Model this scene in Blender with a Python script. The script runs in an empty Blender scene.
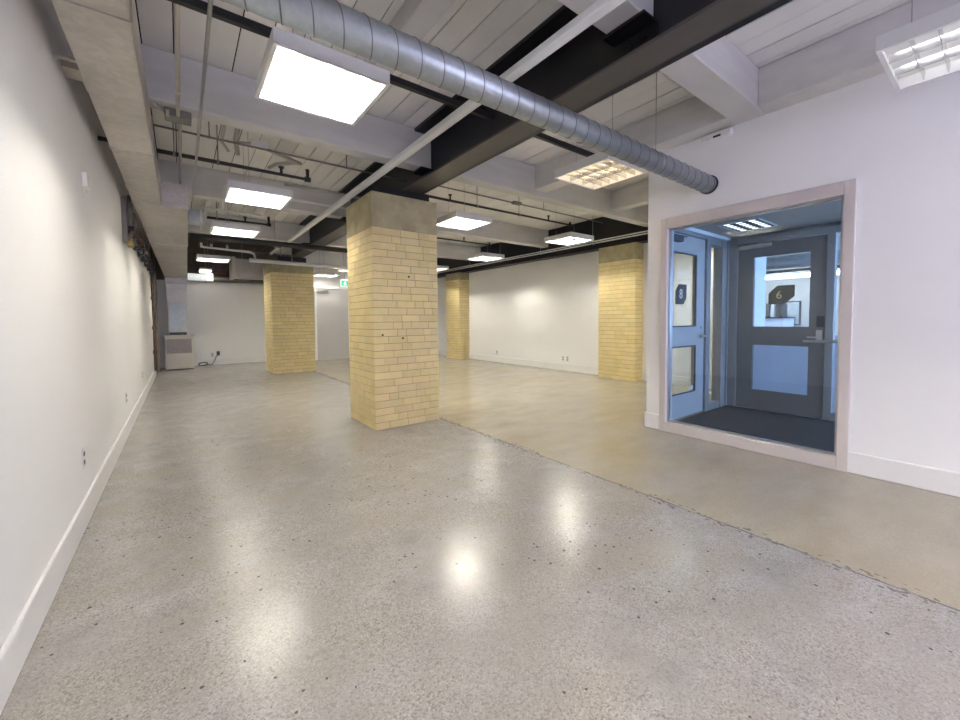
import bpy, bmesh, math, random
from mathutils import Vector, Matrix
random.seed(7)
sc = bpy.context.scene
C = sc.collection

# ------------------------------------------------------------------ camera, world, exposure
yaw, pit, rol = math.radians(36.905), math.radians(-2.455), math.radians(-0.4735)
fw = Vector((math.sin(yaw)*math.cos(pit), math.cos(yaw)*math.cos(pit), math.sin(pit)))
rt = Vector((math.cos(yaw), -math.sin(yaw), 0)); upv = rt.cross(fw)
r2 = rt*math.cos(rol) + upv*math.sin(rol); u2 = -rt*math.sin(rol) + upv*math.cos(rol)
cam = bpy.data.cameras.new('camera'); co = bpy.data.objects.new('camera', cam); C.objects.link(co)
m = Matrix((r2, u2, -fw)).transposed().to_4x4(); m.translation = Vector((0, 0, 1.15))
co.matrix_world = m
cam.sensor_width = 36; cam.lens = 397.64/960*36; cam.shift_y = -23.58/960
cam.clip_start = .05
sc.camera = co

world = bpy.data.worlds.new('world'); sc.world = world; world.use_nodes = True
bg = world.node_tree.nodes['Background']
bg.inputs[0].default_value = (0.36, 0.58, 1.0, 1); bg.inputs[1].default_value = 3.2
sc.view_settings.view_transform = 'Standard'; sc.view_settings.look = 'None'
sc.view_settings.gamma = 1; sc.view_settings.use_curve_mapping = False
sc.view_settings.exposure = 2.38
TUBE = 56.0     # radiance of the fluorescent tubes

def portal(name, loc, rot, sx, sy):
    l = bpy.data.lights.new(name, 'AREA'); l.shape = 'RECTANGLE'; l.size = sx; l.size_y = sy
    l.cycles.is_portal = True
    o = bpy.data.objects.new(name, l); C.objects.link(o); o.location = loc; o.rotation_euler = rot
portal('window_portal', (1.7, -3.05, 1.5), (math.radians(90), 0, 0), 3.6, 1.6)
portal('window_portal', (4.9, -1.25, 1.25), (math.radians(90), 0, 0), 1.4, 1.9)
portal('window_portal', (7.8, -1.25, 1.5), (math.radians(90), 0, 0), 3.4, 1.7)

# ------------------------------------------------------------------ materials
def newmat(name):
    mt = bpy.data.materials.new(name); mt.use_nodes = True
    nt = mt.node_tree; b = nt.nodes['Principled BSDF']
    return mt, nt, b
def lk(nt, a, b): nt.links.new(a, b)
def node(nt, t, **kw):
    n = nt.nodes.new(t)
    for k, v in kw.items():
        if k.startswith('i_'): n.inputs[int(k[2:])].default_value = v
        else: setattr(n, k, v)
    return n
def coords(nt, scale=(1, 1, 1)):
    g = node(nt, 'ShaderNodeNewGeometry'); mp = node(nt, 'ShaderNodeMapping')
    mp.inputs['Scale'].default_value = scale
    lk(nt, g.outputs['Position'], mp.inputs['Vector']); return mp.outputs[0]
def noise(nt, vec, scale, detail=4, rough=.55):
    n = node(nt, 'ShaderNodeTexNoise'); n.inputs['Scale'].default_value = scale
    n.inputs['Detail'].default_value = detail; n.inputs['Roughness'].default_value = rough
    lk(nt, vec, n.inputs['Vector']); return n.outputs['Fac']
def ramp(nt, fac, stops):
    r = node(nt, 'ShaderNodeValToRGB'); e = r.color_ramp.elements
    while len(e) < len(stops): e.new(.5)
    for el, (p, c) in zip(e, stops):
        el.position = p; el.color = (*c, 1) if len(c) == 3 else c
    lk(nt, fac, r.inputs[0]); return r.outputs[0]
def mixc(nt, fac, a, b, mode='MIX'):
    x = node(nt, 'ShaderNodeMix', data_type='RGBA', blend_type=mode)
    if isinstance(fac, (int, float)): x.inputs[0].default_value = fac
    else: lk(nt, fac, x.inputs[0])
    for v, i in ((a, 6), (b, 7)):
        if isinstance(v, tuple): x.inputs[i].default_value = (*v, 1)
        else: lk(nt, v, x.inputs[i])
    return x.outputs[2]
def math_(nt, op, a, b=0.0, clamp=False):
    x = node(nt, 'ShaderNodeMath', operation=op, use_clamp=clamp)
    for v, i in ((a, 0), (b, 1)):
        if isinstance(v, (int, float)): x.inputs[i].default_value = v
        else: lk(nt, v, x.inputs[i])
    return x.outputs[0]
def bump(nt, b, h, strength=.3, dist=.01):
    n = node(nt, 'ShaderNodeBump'); n.inputs['Strength'].default_value = strength
    n.inputs['Distance'].default_value = dist; lk(nt, h, n.inputs['Height']); lk(nt, n.outputs[0], b.inputs['Normal'])

def paint(name, col, rough=.6, var=.05, scale=3, metal=0, bmp=0, stretch=(1, 1, 1), spec=None):
    mt, nt, b = newmat(name)
    v = coords(nt, stretch); n = noise(nt, v, scale)
    lo = tuple(c*(1-var) for c in col); hi = tuple(min(1, c*(1+var)) for c in col)
    lk(nt, ramp(nt, n, [(.3, lo), (.7, hi)]), b.inputs['Base Color'])
    b.inputs['Roughness'].default_value = rough; b.inputs['Metallic'].default_value = metal
    if spec is not None: b.inputs['Specular IOR Level'].default_value = spec
    if bmp: bump(nt, b, noise(nt, v, scale*12), bmp, .003)
    return mt
M = {}
M['wall'] = paint('white_wall_paint', (.86, .855, .85), .55, .012, 1.2)
M['trim'] = paint('white_trim_paint', (.82, .81, .80), .35, .01, 2)
M['gray_wall'] = paint('grey_bare_wall', (.30, .28, .27), .8, .2, 4)
M['brown'] = paint('aged_brown_wood', (.16, .125, .10), .8, .3, 5, stretch=(6, 1, 1))
M['timber'] = paint('white_painted_timber', (.60, .585, .575), .6, .08, 3, bmp=.25, stretch=(.5, 1, 3))
M['timber_edge'] = M['timber']
M['steel'] = paint('black_painted_steel', (.007, .007, .008), .42, .3, 4)
M['flange'] = paint('dark_brown_primed_steel', (.075, .066, .058), .5, .12, 4)
M['pipe_black'] = paint('black_iron_pipe', (.018, .017, .016), .45, .3, 8)
M['conduit'] = paint('galvanised_conduit', (.42, .41, .38), .38, .1, 8, metal=.8)
M['conduit_dark'] = paint('weathered_conduit', (.20, .19, .175), .5, .15, 8, metal=.5)
M['white_metal'] = paint('white_enamelled_metal', (.72, .72, .71), .35, .02, 5)
M['alu'] = paint('satin_frame_paint', (.64, .585, .565), .38, .02, 3, metal=.1)
M['store'] = paint('grey_storefront_paint', (.30, .28, .265), .4, .04, 3)
M['door_dark'] = paint('charcoal_grey_door_paint', (.165, .15, .14), .42, .04, 3)
M['door_blue'] = paint('pale_grey_door_paint', (.46, .44, .42), .42, .04, 3)
M['door_beige'] = paint('light_grey_door_paint', (.50, .485, .47), .5, .03, 2)
M['carpet'] = paint('charcoal_carpet', (.018, .019, .023), .95, .5, 90, bmp=.6)
M['black'] = paint('black_plastic', (.015, .015, .016), .4, .2, 5)
M['slot'] = paint('dark_grey_plastic', (.06, .06, .06), .5, .2, 5)
M['chrome'] = paint('brushed_steel', (.55, .55, .55), .28, .05, 20, metal=1)
M['cream_metal'] = paint('cream_enamelled_metal', (.62, .58, .51), .45, .03, 4)
M['grille'] = paint('mauve_grey_grille', (.33, .30, .31), .6, .2, 30)
M['brass'] = paint('old_brass', (.45, .33, .12), .4, .2, 10, metal=.8)
M['rust'] = paint('rusty_brown_pipe', (.12, .075, .05), .7, .3, 12)
M['gold'] = paint('gold_lettering', (.62, .52, .25), .4, .02, 3)
M['lightletter'] = paint('pale_lettering', (.75, .75, .72), .4, .02, 3)
M['green'] = paint('green_sign_face', (.0, .36, .17), .4, .05, 5)
M['ceil_vest'] = paint('vestibule_ceiling_paint', (.46, .38, .31), .6, .02, 3)
M['lav'] = paint('lavender_white_laminate', (.80, .83, .92), .4, .02, 3)
M['art'] = paint('pale_grey_print', (.52, .55, .55), .5, .3, 6)
M['darkframe'] = paint('dark_picture_frame', (.06, .055, .05), .4, .1, 5)
M['blade'] = paint('semi_specular_louvre_blade', (.62, .62, .61), .25, .01, 5, metal=.9)
M['reflector'] = paint('white_reflector', (.86, .86, .84), .3, .01, 5)

def metal_sheet(name, col, rough, spangle=25, var=.18, stretch=(1, 1, 1), bmp=.15, metal=.85):
    mt, nt, b = newmat(name); v = coords(nt, stretch)
    vo = node(nt, 'ShaderNodeTexVoronoi'); vo.inputs['Scale'].default_value = spangle; lk(nt, v, vo.inputs['Vector'])
    n = noise(nt, v, 1.6, 5)
    lo = tuple(c*(1-var) for c in col); hi = tuple(min(1, c*(1+var)) for c in col)
    c1 = ramp(nt, n, [(.3, lo), (.7, hi)])
    vs_ = node(nt, 'ShaderNodeSeparateColor'); lk(nt, vo.outputs['Color'], vs_.inputs[0])
    lk(nt, mixc(nt, math_(nt, 'MULTIPLY', vs_.outputs[0], .25), c1, tuple(x*.55 for x in col)), b.inputs['Base Color'])
    b.inputs['Metallic'].default_value = metal
    r = math_(nt, 'MULTIPLY_ADD', n, .25); r.node.inputs[2].default_value = rough-.12
    lk(nt, r, b.inputs['Roughness']); bump(nt, b, noise(nt, v, 2.2, 3), bmp, .03)
    return mt
M['galv'] = metal_sheet('galvanised_sheet', (.58, .54, .50), .48, 30)
M['spiral'] = metal_sheet('spiral_duct_zinc', (.40, .435, .46), .42, 40, bmp=.05)
M['blue_metal'] = metal_sheet('blue_grey_sheet', (.50, .55, .60), .5, 20, metal=.5)

def mat_planks(name, col, dark):
    mt, nt, b = newmat(name)
    v = coords(nt, (1, .25, 1))
    at = node(nt, 'ShaderNodeAttribute', attribute_name='tint')
    n = noise(nt, v, 9, 6); n2 = noise(nt, coords(nt, (18, .8, 1)), 3, 6)
    c = mixc(nt, n, tuple(x*.93 for x in col), tuple(min(1, x*1.05) for x in col))
    c = mixc(nt, ramp(nt, n2, [(.66, (0, 0, 0)), (.80, (1, 1, 1))]), c, dark)
    c = mixc(nt, 1.0, c, at.outputs['Color'], 'MULTIPLY')
    lk(nt, c, b.inputs['Base Color']); b.inputs['Roughness'].default_value = .6
    bump(nt, b, n2, .3, .004); return mt
M['planks'] = mat_planks('white_painted_planks', (.80, .785, .77), (.56, .55, .54))
M['planks_brown'] = mat_planks('bare_brown_planks', (.15, .12, .10), (.06, .05, .04))
M['gap'] = paint('dark_plank_gap', (.02, .02, .022), .9, .1, 4)

def mat_brick():
    mt, nt, b = newmat('cream_yellow_brick'); v = coords(nt)
    at = node(nt, 'ShaderNodeAttribute', attribute_name='tint')
    n = noise(nt, v, 9, 8, .65); n3 = noise(nt, v, 70, 4)
    c = mixc(nt, n, (.60, .475, .22), (.77, .635, .35))
    c = mixc(nt, 1.0, c, at.outputs['Color'], 'MULTIPLY')
    pit_ = ramp(nt, n3, [(.66, (0, 0, 0)), (.74, (1, 1, 1))])
    pm = math_(nt, 'MULTIPLY', pit_, .35)
    c = mixc(nt, pm, c, (.22, .16, .08))
    lk(nt, c, b.inputs['Base Color']); b.inputs['Roughness'].default_value = .6
    bump(nt, b, n3, .5, .004); return mt
M['brick'] = mat_brick()
M['mortar'] = paint('grey_yellow_mortar', (.33, .25, .13), .9, .25, 20, bmp=.3)
M['cap'] = paint('weathered_concrete_cap', (.36, .31, .185), .8, .22, 6, bmp=.3)

def mat_floor():
    mt, nt, b = newmat('polished_concrete'); v = coords(nt)
    g = node(nt, 'ShaderNodeNewGeometry'); sx = node(nt, 'ShaderNodeSeparateXYZ'); lk(nt, g.outputs['Position'], sx.inputs[0])
    big = noise(nt, v, .9, 6, .6); mid = noise(nt, v, 4.5, 6, .65); sw = noise(nt, coords(nt, (1.1, 2.4, 1)), 1.7, 5, .6)
    fine = noise(nt, v, 130, 3, .7); fine2 = noise(nt, v, 48, 4, .7)
    wob = noise(nt, coords(nt, (1, 1, 1)), 7, 4)
    d = math_(nt, 'SUBTRACT', sx.outputs['X'], math_(nt, 'MULTIPLY_ADD', wob, .03)); d.node.inputs[1].links[0].from_node.inputs[2].default_value = 2.372
    side = math_(nt, 'MULTIPLY', d, 60, True)
    a = mixc(nt, ramp(nt, mid, [(.32, (0, 0, 0)), (.68, (1, 1, 1))]), (.245, .228, .216), (.375, .355, .342))
    a = mixc(nt, ramp(nt, sw, [(.38, (0, 0, 0)), (.62, (1, 1, 1))]), a, (.305, .278, .245))
    bb = mixc(nt, ramp(nt, sw, [(.35, (0, 0, 0)), (.65, (1, 1, 1))]), (.325, .277, .195), (.385, .335, .245))
    c = mixc(nt, side, a, bb)
    c = mixc(nt, math_(nt, 'MULTIPLY', ramp(nt, big, [(.35, (0, 0, 0)), (.65, (1, 1, 1))]), .3), c, (.40, .38, .37))
    # aggregate specks
    amp = mixc(nt, side, (1, 1, 1), (.35, .35, .35))
    gmask = math_(nt, 'MULTIPLY', ramp(nt, noise(nt, v, 2.3, 4, .6), [(.35, (.35, .35, .35)), (.62, (1, 1, 1))]), amp)
    va = node(nt, 'ShaderNodeTexVoronoi'); va.inputs['Scale'].default_value = 190; lk(nt, v, va.inputs['Vector'])
    vas = node(nt, 'ShaderNodeSeparateColor'); lk(nt, va.outputs['Color'], vas.inputs[0])
    vb = node(nt, 'ShaderNodeTexVoronoi'); vb.inputs['Scale'].default_value = 80; lk(nt, v, vb.inputs['Vector'])
    vbs = node(nt, 'ShaderNodeSeparateColor'); lk(nt, vb.outputs['Color'], vbs.inputs[0])
    dk = math_(nt, 'MULTIPLY', math_(nt, 'LESS_THAN', vas.outputs[0], .22), gmask)
    c = mixc(nt, math_(nt, 'MULTIPLY', dk, .42), c, (.10, .092, .09))
    dk2 = math_(nt, 'MULTIPLY', math_(nt, 'MULTIPLY', math_(nt, 'LESS_THAN', vbs.outputs[0], .12), math_(nt, 'LESS_THAN', vb.outputs['Distance'], .38)), gmask)
    c = mixc(nt, math_(nt, 'MULTIPLY', dk2, .38), c, (.12, .105, .10))
    li = math_(nt, 'MULTIPLY', math_(nt, 'GREATER_THAN', vas.outputs[0], .80), gmask)
    c = mixc(nt, math_(nt, 'MULTIPLY', li, .22), c, (.66, .63, .61))
    # scattered dark pits, in clusters
    vo = node(nt, 'ShaderNodeTexVoronoi'); vo.inputs['Scale'].default_value = 30; lk(nt, v, vo.inputs['Vector'])
    vsep = node(nt, 'ShaderNodeSeparateColor'); lk(nt, vo.outputs['Color'], vsep.inputs[0])
    dot = math_(nt, 'LESS_THAN', vo.outputs['Distance'], math_(nt, 'MULTIPLY', vsep.outputs[1], .24))
    clus = ramp(nt, noise(nt, v, 1.3, 3), [(.44, (0, 0, 0)), (.62, (1, 1, 1))])
    pick = math_(nt, 'LESS_THAN', vsep.outputs[0], math_(nt, 'MULTIPLY', clus, .75))
    pits = math_(nt, 'MULTIPLY', math_(nt, 'MULTIPLY', dot, pick), math_(nt, 'SUBTRACT', 1, side, True))
    c = mixc(nt, math_(nt, 'MULTIPLY', pits, .85), c, (.05, .045, .045))
    # joint line and chipped edge
    ad = math_(nt, 'ABSOLUTE', d)
    line = math_(nt, 'MULTIPLY', math_(nt, 'LESS_THAN', ad, .0055), ramp(nt, noise(nt, v, 5, 3), [(.40, (.25, .25, .25)), (.56, (1, 1, 1))]))
    vo2 = node(nt, 'ShaderNodeTexVoronoi'); vo2.inputs['Scale'].default_value = 45; lk(nt, coords(nt, (1, .7, 1)), vo2.inputs['Vector'])
    near = math_(nt, 'SUBTRACT', 1, math_(nt, 'MULTIPLY', ad, 11), True)
    chipmask = math_(nt, 'MULTIPLY', near, ramp(nt, noise(nt, v, 2.1, 3), [(.34, (0, 0, 0)), (.60, (1, 1, 1))]))
    chips = math_(nt, 'MULTIPLY', math_(nt, 'LESS_THAN', vo2.outputs['Distance'], .36), math_(nt, 'GREATER_THAN', chipmask, .35))
    blk = math_(nt, 'MAXIMUM', line, math_(nt, 'MULTIPLY', chips, .85))
    c = mixc(nt, math_(nt, 'MULTIPLY', blk, .75), c, (.075, .06, .05))
    lk(nt, c, b.inputs['Base Color'])
    r = math_(nt, 'MULTIPLY_ADD', mid, .16); r.node.inputs[2].default_value = .11
    r = math_(nt, 'ADD', r, math_(nt, 'MULTIPLY', fine, .08))
    lk(nt, r, b.inputs['Roughness']); b.inputs['Specular IOR Level'].default_value = .5
    h = math_(nt, 'SUBTRACT', math_(nt, 'MULTIPLY', fine2, .25), math_(nt, 'ADD', pits, blk))
    bump(nt, b, h, .05, .003)
    return mt
M['floor'] = mat_floor()

def mat_glass(name, tint=(.96, .98, 1), refl=1.0):
    mt, nt, b = newmat(name); nt.nodes.remove(b)
    out = nt.nodes['Material Output']
    t = node(nt, 'ShaderNodeBsdfTransparent'); t.inputs[0].default_value = (*tint, 1)
    gl = node(nt, 'ShaderNodeBsdfGlossy'); gl.inputs['Roughness'].default_value = .01
    lw = node(nt, 'ShaderNodeLayerWeight'); lw.inputs[0].default_value = .5
    f5 = math_(nt, 'MULTIPLY_ADD', math_(nt, 'POWER', lw.outputs['Facing'], 5.0), .95); f5.node.inputs[2].default_value = .04
    n = noise(nt, coords(nt), 2, 2); f = math_(nt, 'MULTIPLY', f5, refl)
    f = math_(nt, 'MULTIPLY', f, math_(nt, 'ADD', .98, math_(nt, 'MULTIPLY', n, .04)), True)
    mx = node(nt, 'ShaderNodeMixShader'); lk(nt, f, mx.inputs[0]); lk(nt, t.outputs[0], mx.inputs[1]); lk(nt, gl.outputs[0], mx.inputs[2])
    lk(nt, mx.outputs[0], out.inputs[0]); return mt
M['glass'] = mat_glass('clear_glass')
M['glass_tinted'] = mat_glass('daylight_filter_glass', (1.0, .79, .72))  # pinkish tint added to the unseen rear window to filter the blue daylight
M['glass_big'] = mat_glass('large_pane_glass', (.88, .92, .95), 1.15)
def mat_emit(name, col, s):
    mt, nt, b = newmat(name)
    n = noise(nt, coords(nt), 3, 2)
    c = mixc(nt, n, tuple(x*.98 for x in col), col)
    lk(nt, c, b.inputs['Base Color']); lk(nt, c, b.inputs['Emission Color']); b.inputs['Emission Strength'].default_value = s
    return mt
M['tube'] = mat_emit('lit_fluorescent_tube', (1, .965, .86), TUBE)
M['tube_warm'] = mat_emit('lit_warm_tube', (1, .80, .56), TUBE*.05)
M['tube_low'] = mat_emit('lit_low_tube', (.96, .95, 1.0), TUBE*.025)
M['tube_weak'] = mat_emit('lit_weak_tube', (1, .97, .9), TUBE*.5)
M['tube_dim'] = mat_emit('lit_vestibule_tube', (.92, .97, 1.0), .45)
M['strip'] = mat_emit('lit_strip_tube', (.92, .97, 1.0), 6.0)
M['lamp'] = mat_emit('lit_small_lamp', (1.0, .97, .9), 1.2)
M['exit_lit'] = mat_emit('lit_exit_face', (.80, 1.0, .88), .10)

# ------------------------------------------------------------------ mesh builder
class MB:
    def __init__(s): s.v = []; s.f = []; s.t = []
    def add(s, vs, fs, tint=None):
        o = len(s.v); s.v += [tuple(x) for x in vs]; s.f += [tuple(i+o for i in f) for f in fs]
        s.t += [tint or (1, 1, 1)]*len(fs); return s
    def box(s, x0, x1, y0, y1, z0, z1, tint=None):
        return s.hexa([(x0, y0, z0), (x1, y0, z0), (x1, y1, z0), (x0, y1, z0), (x0, y0, z1), (x1, y0, z1), (x1, y1, z1), (x0, y1, z1)], tint)
    def hexa(s, p, tint=None):
        return s.add(p, [(3, 2, 1, 0), (4, 5, 6, 7), (0, 1, 5, 4), (1, 2, 6, 5), (2, 3, 7, 6), (3, 0, 4, 7)], tint)
    def tube(s, pts, r, n=12, caps=True):
        pts = [Vector(p) for p in pts]; rings = []
        for i, p in enumerate(pts):
            a = pts[max(i-1, 0)]; b = pts[min(i+1, len(pts)-1)]; d = (b-a).normalized()
            if 0 < i < len(pts)-1:
                d1 = (p-a).normalized(); d2 = (b-p).normalized(); d = (d1+d2).normalized(); k = 1/max(.5, d.dot(d1))
            else: k = 1
            u = d.orthogonal().normalized() if i == 0 else (lastu - d*lastu.dot(d)).normalized()
            lastu = u; w = d.cross(u)
            rings.append([p + (u*math.cos(2*math.pi*j/n)+w*math.sin(2*math.pi*j/n))*r*(k if 0 else 1) for j in range(n)])
        vs = [v for rg in rings for v in rg]; fs = []
        for i in range(len(rings)-1):
            for j in range(n):
                a = i*n+j; b = i*n+(j+1) % n; fs.append((a, b, b+n, a+n))
        if caps:
            fs.append(tuple(reversed(range(n)))); fs.append(tuple(range((len(rings)-1)*n, len(rings)*n)))
        return s.add(vs, fs)
    def prism(s, poly, d):          # poly: 3D points in a plane, extruded by vector d
        n = len(poly); d = Vector(d); a = [Vector(p) for p in poly]; b = [p+d for p in a]
        return s.add(a+b, [tuple(reversed(range(n))), tuple(range(n, 2*n))]+[(i, (i+1) % n, n+(i+1) % n, n+i) for i in range(n)])
WL = {}
def build(name, mb, mat, parent=None, smooth=False, bevel=0, label=None, **props):
    me = bpy.data.meshes.new(name)
    vs = [Vector(v) for v in mb.v]
    if parent is not None: org = WL[parent.name]
    else:
        xs = [v.x for v in vs]; ys = [v.y for v in vs]; zs = [v.z for v in vs]
        org = Vector(((min(xs)+max(xs))/2, (min(ys)+max(ys))/2, min(zs)))
    me.from_pydata([v-org for v in vs], [], mb.f); 
    bm = bmesh.new(); bm.from_mesh(me); 
    bmesh.ops.recalc_face_normals(bm, faces=bm.faces)
    bm.to_mesh(me); bm.free()
    at = me.attributes.new('tint', 'FLOAT_COLOR', 'FACE')
    for i, t in enumerate(mb.t): at.data[i].color = (*t, 1)
    me.materials.append(M[mat])
    if smooth:
        for p in me.polygons: p.use_smooth = len(p.vertices) == 4
    o = bpy.data.objects.new(name, me); C.objects.link(o)
    if parent is not None: o.parent = parent; WL[o.name] = org
    else: o.location = org; WL[o.name] = org
    if bevel:
        b = o.modifiers.new('bevel', 'BEVEL'); b.width = bevel; b.segments = 2; b.limit_method = 'ANGLE'
    if label: o['label'] = label
    for k, v in props.items(): o[k] = v
    return o
def thing(name, label, cat, loc, group=None):
    o = bpy.data.objects.new(name, None); C.objects.link(o); o.location = loc; o.empty_display_size = .1
    o['label'] = label; o['category'] = cat
    if group: o['group'] = group
    WL[o.name] = Vector(loc); return o
def solo(name, mb, mat, label, cat, group=None, **kw):
    o = build(name, mb, mat, label=label, category=cat, **kw)
    if group: o['group'] = group
    return o
def struct(name, mb, mat, label, parent=None, **kw):
    if parent is None: return build(name, mb, mat, label=label, kind='structure', **kw)
    return build(name, mb, mat, parent, **kw)
def dup(root, loc, label, group=None):
    r = root.copy(); C.objects.link(r); r.location = loc; r['label'] = label; WL[r.name] = Vector(loc)
    if group: r['group'] = group
    for ch in list(root.children):
        c = ch.copy(); C.objects.link(c); c.parent = r
        for g in ch.children:
            d = g.copy(); C.objects.link(d); d.parent = c
    return r
def text_part(name, s, size, mat, parent, origin, ux, uy, depth=.002):
    cu = bpy.data.curves.new('tmp', 'FONT'); cu.body = s; cu.size = size; cu.extrude = depth/2
    cu.align_x = 'CENTER'; cu.align_y = 'CENTER'
    t = bpy.data.objects.new('tmp', cu); C.objects.link(t)
    bpy.context.view_layer.update()
    me = bpy.data.meshes.new_from_object(t.evaluated_get(bpy.context.evaluated_depsgraph_get()))
    bpy.data.objects.remove(t); bpy.data.curves.remove(cu)
    ux = Vector(ux); uy = Vector(uy); uz = ux.cross(uy); off = Vector(origin)-WL[parent.name]
    for v in me.vertices: v.co = ux*v.co.x + uy*v.co.y + uz*v.co.z + off
    me.materials.clear(); me.materials.append(M[mat]); me.name = name
    o = bpy.data.objects.new(name, me); C.objects.link(o); o.parent = parent; WL[o.name] = WL[parent.name]
    return o

# ------------------------------------------------------------------ the room shell
ZC = 3.12          # underside of the planks
XL = -.475; XR = 6.75; YB = -3.0; YR = 12.7
fl = MB(); fl.box(-1.2, 10.2, YB, 13.2, -.12, 0)
struct('floor', fl, 'floor', 'polished grey concrete floor with a chipped joint between two slabs')
w = MB(); w.box(XL-.12, XL, YB, 11.0, 0, 3.3)
struct('wall_left', w, 'wall', 'long white painted wall on the left')
w = MB(); w.box(-1.0, -.9, 10.9, YR+.3, 0, 3.3); w.box(-1.0, XL-.12, 10.9, 11.0, 0, 3.3)
struct('wall_recess', w, 'gray_wall', 'grey bare wall of the recess behind the furnace')
w = MB(); w.box(XL-.5, 2.75, YR, YR+.12, 0, 2.2); w.box(2.75, 2.87, 12.16, YR+.42, 0, 3.3)
struct('wall_rear', w, 'wall', 'white rear wall to the left of the second brick column')
w = MB(); w.box(XL-.5, 2.87, YR+.3, YR+.42, 0, 3.3)
struct('wall_rear_upper', w, 'brown', 'bare brown wall above the white rear wall')
w = MB(); w.box(2.87, 3.14, 12.1, 12.22, 0, 3.3); w.box(4.10, XR, 12.1, 12.22, 0, 3.3); w.box(3.14, 4.10, 12.1, 12.22, 2.10, 3.3)
struct('wall_rear_right', w, 'wall', 'white rear wall around the grey door')
w = MB(); w.box(XR, XR+.12, 2.35, 12.22, 0, 3.3)
struct('wall_right', w, 'wall', 'white wall on the far right between two brick columns')
# window wall (X = 3.913) with opening
wy0, wy1, wz0, wz1 = .69, 2.13, .0, 2.135
w = MB(); w.box(3.913, 4.03, YB, wy0, 0, 2.82); w.box(3.913, 4.03, wy1, 2.285, 0, 2.82); w.box(3.913, 4.03, wy0, wy1, wz1, 2.82)
struct('wall_window', w, 'wall', 'white wall with the big vestibule window')
# vestibule walls
w = MB(); w.box(4.03, 5.78, 2.19, 2.285, 2.13, 3.3)
struct('wall_vestibule_left', w, 'wall', 'wall above the glazed door of the vestibule')
w = MB(); w.box(5.70, 5.80, 2.19, 2.285, 0, 3.3); w.box(5.70, 5.80, -1.2, .55, 0, 3.3); w.box(5.70, 5.80, .55, 2.19, 2.13, 3.3)
w.box(5.80, 10.1, 2.285, 2.35, 0, 0.001)
struct('wall_vestibule_rear', w, 'store', 'grey wall around the charcoal vestibule door')
w = MB(); w.box(5.80, XR+.12, 2.25, 2.35, 0, 3.3)
struct('wall_right_return', w, 'wall', 'white wall returning behind the vestibule')
w = MB(); w.box(4.03, 5.70, -1.2, 2.19, 2.17, 2.25)
struct('ceiling_vestibule', w, 'ceil_vest', 'low grey ceiling of the vestibule')
# room beyond the charcoal door
w = MB(); w.box(10.0, 10.1, -1.2, 4.6, 0, 3.3); w.box(XR+.12, 10.1, 4.5, 4.6, 0, 3.3)
struct('wall_office', w, 'cream_metal', 'cream wall of the office seen through the charcoal door')
w = MB(); w.box(5.82, 6.42, 2.02, 2.12, 0, 2.6)
struct('wall_office_partition', w, 'wall', 'white partition just inside the office door')
# street side of vestibule and office: glazed openings
w = MB(); w.box(4.03, 4.2, -1.3, -1.2, 0, 3.3); w.box(5.6, 6.1, -1.3, -1.2, 0, 3.3); w.box(9.5, 10.1, -1.3, -1.2, 0, 3.3)
w.box(4.2, 5.6, -1.3, -1.2, 2.2, 3.3); w.box(4.2, 5.6, -1.3, -1.2, 0, .3); w.box(6.1, 9.5, -1.3, -1.2, 2.35, 3.3); w.box(6.1, 9.5, -1.3, -1.2, 0, .65)
struct('wall_street', w, 'wall', 'street wall of the vestibule and office')
for i, (a, b_, z0, z1) in enumerate(((4.2, 5.6, .3, 2.2), (6.1, 9.5, .65, 2.35))):
    f = MB(); f.box(a, b_, -1.28, -1.22, z0, z0+.06); f.box(a, b_, -1.28, -1.22, z1-.06, z1); f.box(a, a+.06, -1.28, -1.22, z0, z1); f.box(b_-.06, b_, -1.28, -1.22, z0, z1)
    f.box((a+b_)/2-.03, (a+b_)/2+.03, -1.28, -1.22, z0, z1)
    wd = struct('window_%d' % (i+2), f, 'store', 'street window of the vestibule' if i == 0 else 'street window of the office')
    g = MB(); g.box(a+.06, b_-.06, -1.253, -1.247, z0+.06, z1-.06); build('pane', g, 'glass', wd)
# wall behind the camera with daylight window
w = MB(); w.box(XL, -.1, YB-.12, YB, 0, 3.3); w.box(3.5, 4.03, YB-.12, YB, 0, 3.3); w.box(-.1, 3.5, YB-.12, YB, 2.3, 3.3); w.box(-.1, 3.5, YB-.12, YB, 0, .7)
struct('wall_back', w, 'wall', 'white wall behind the camera with a wide window')
f = MB()
for x in (-.1, 1.08, 2.26, 3.44): f.box(x, x+.06, YB-.09, YB-.03, .7, 2.3)
f.box(-.1, 3.5, YB-.09, YB-.03, .7, .76); f.box(-.1, 3.5, YB-.09, YB-.03, 2.24, 2.3)
wd = struct('window_4', f, 'alu', 'wide window behind the camera')
g = MB(); g.box(-.04, 3.44, YB-.063, YB-.057, .76, 2.24); build('pane', g, 'glass_tinted', wd)

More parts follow.
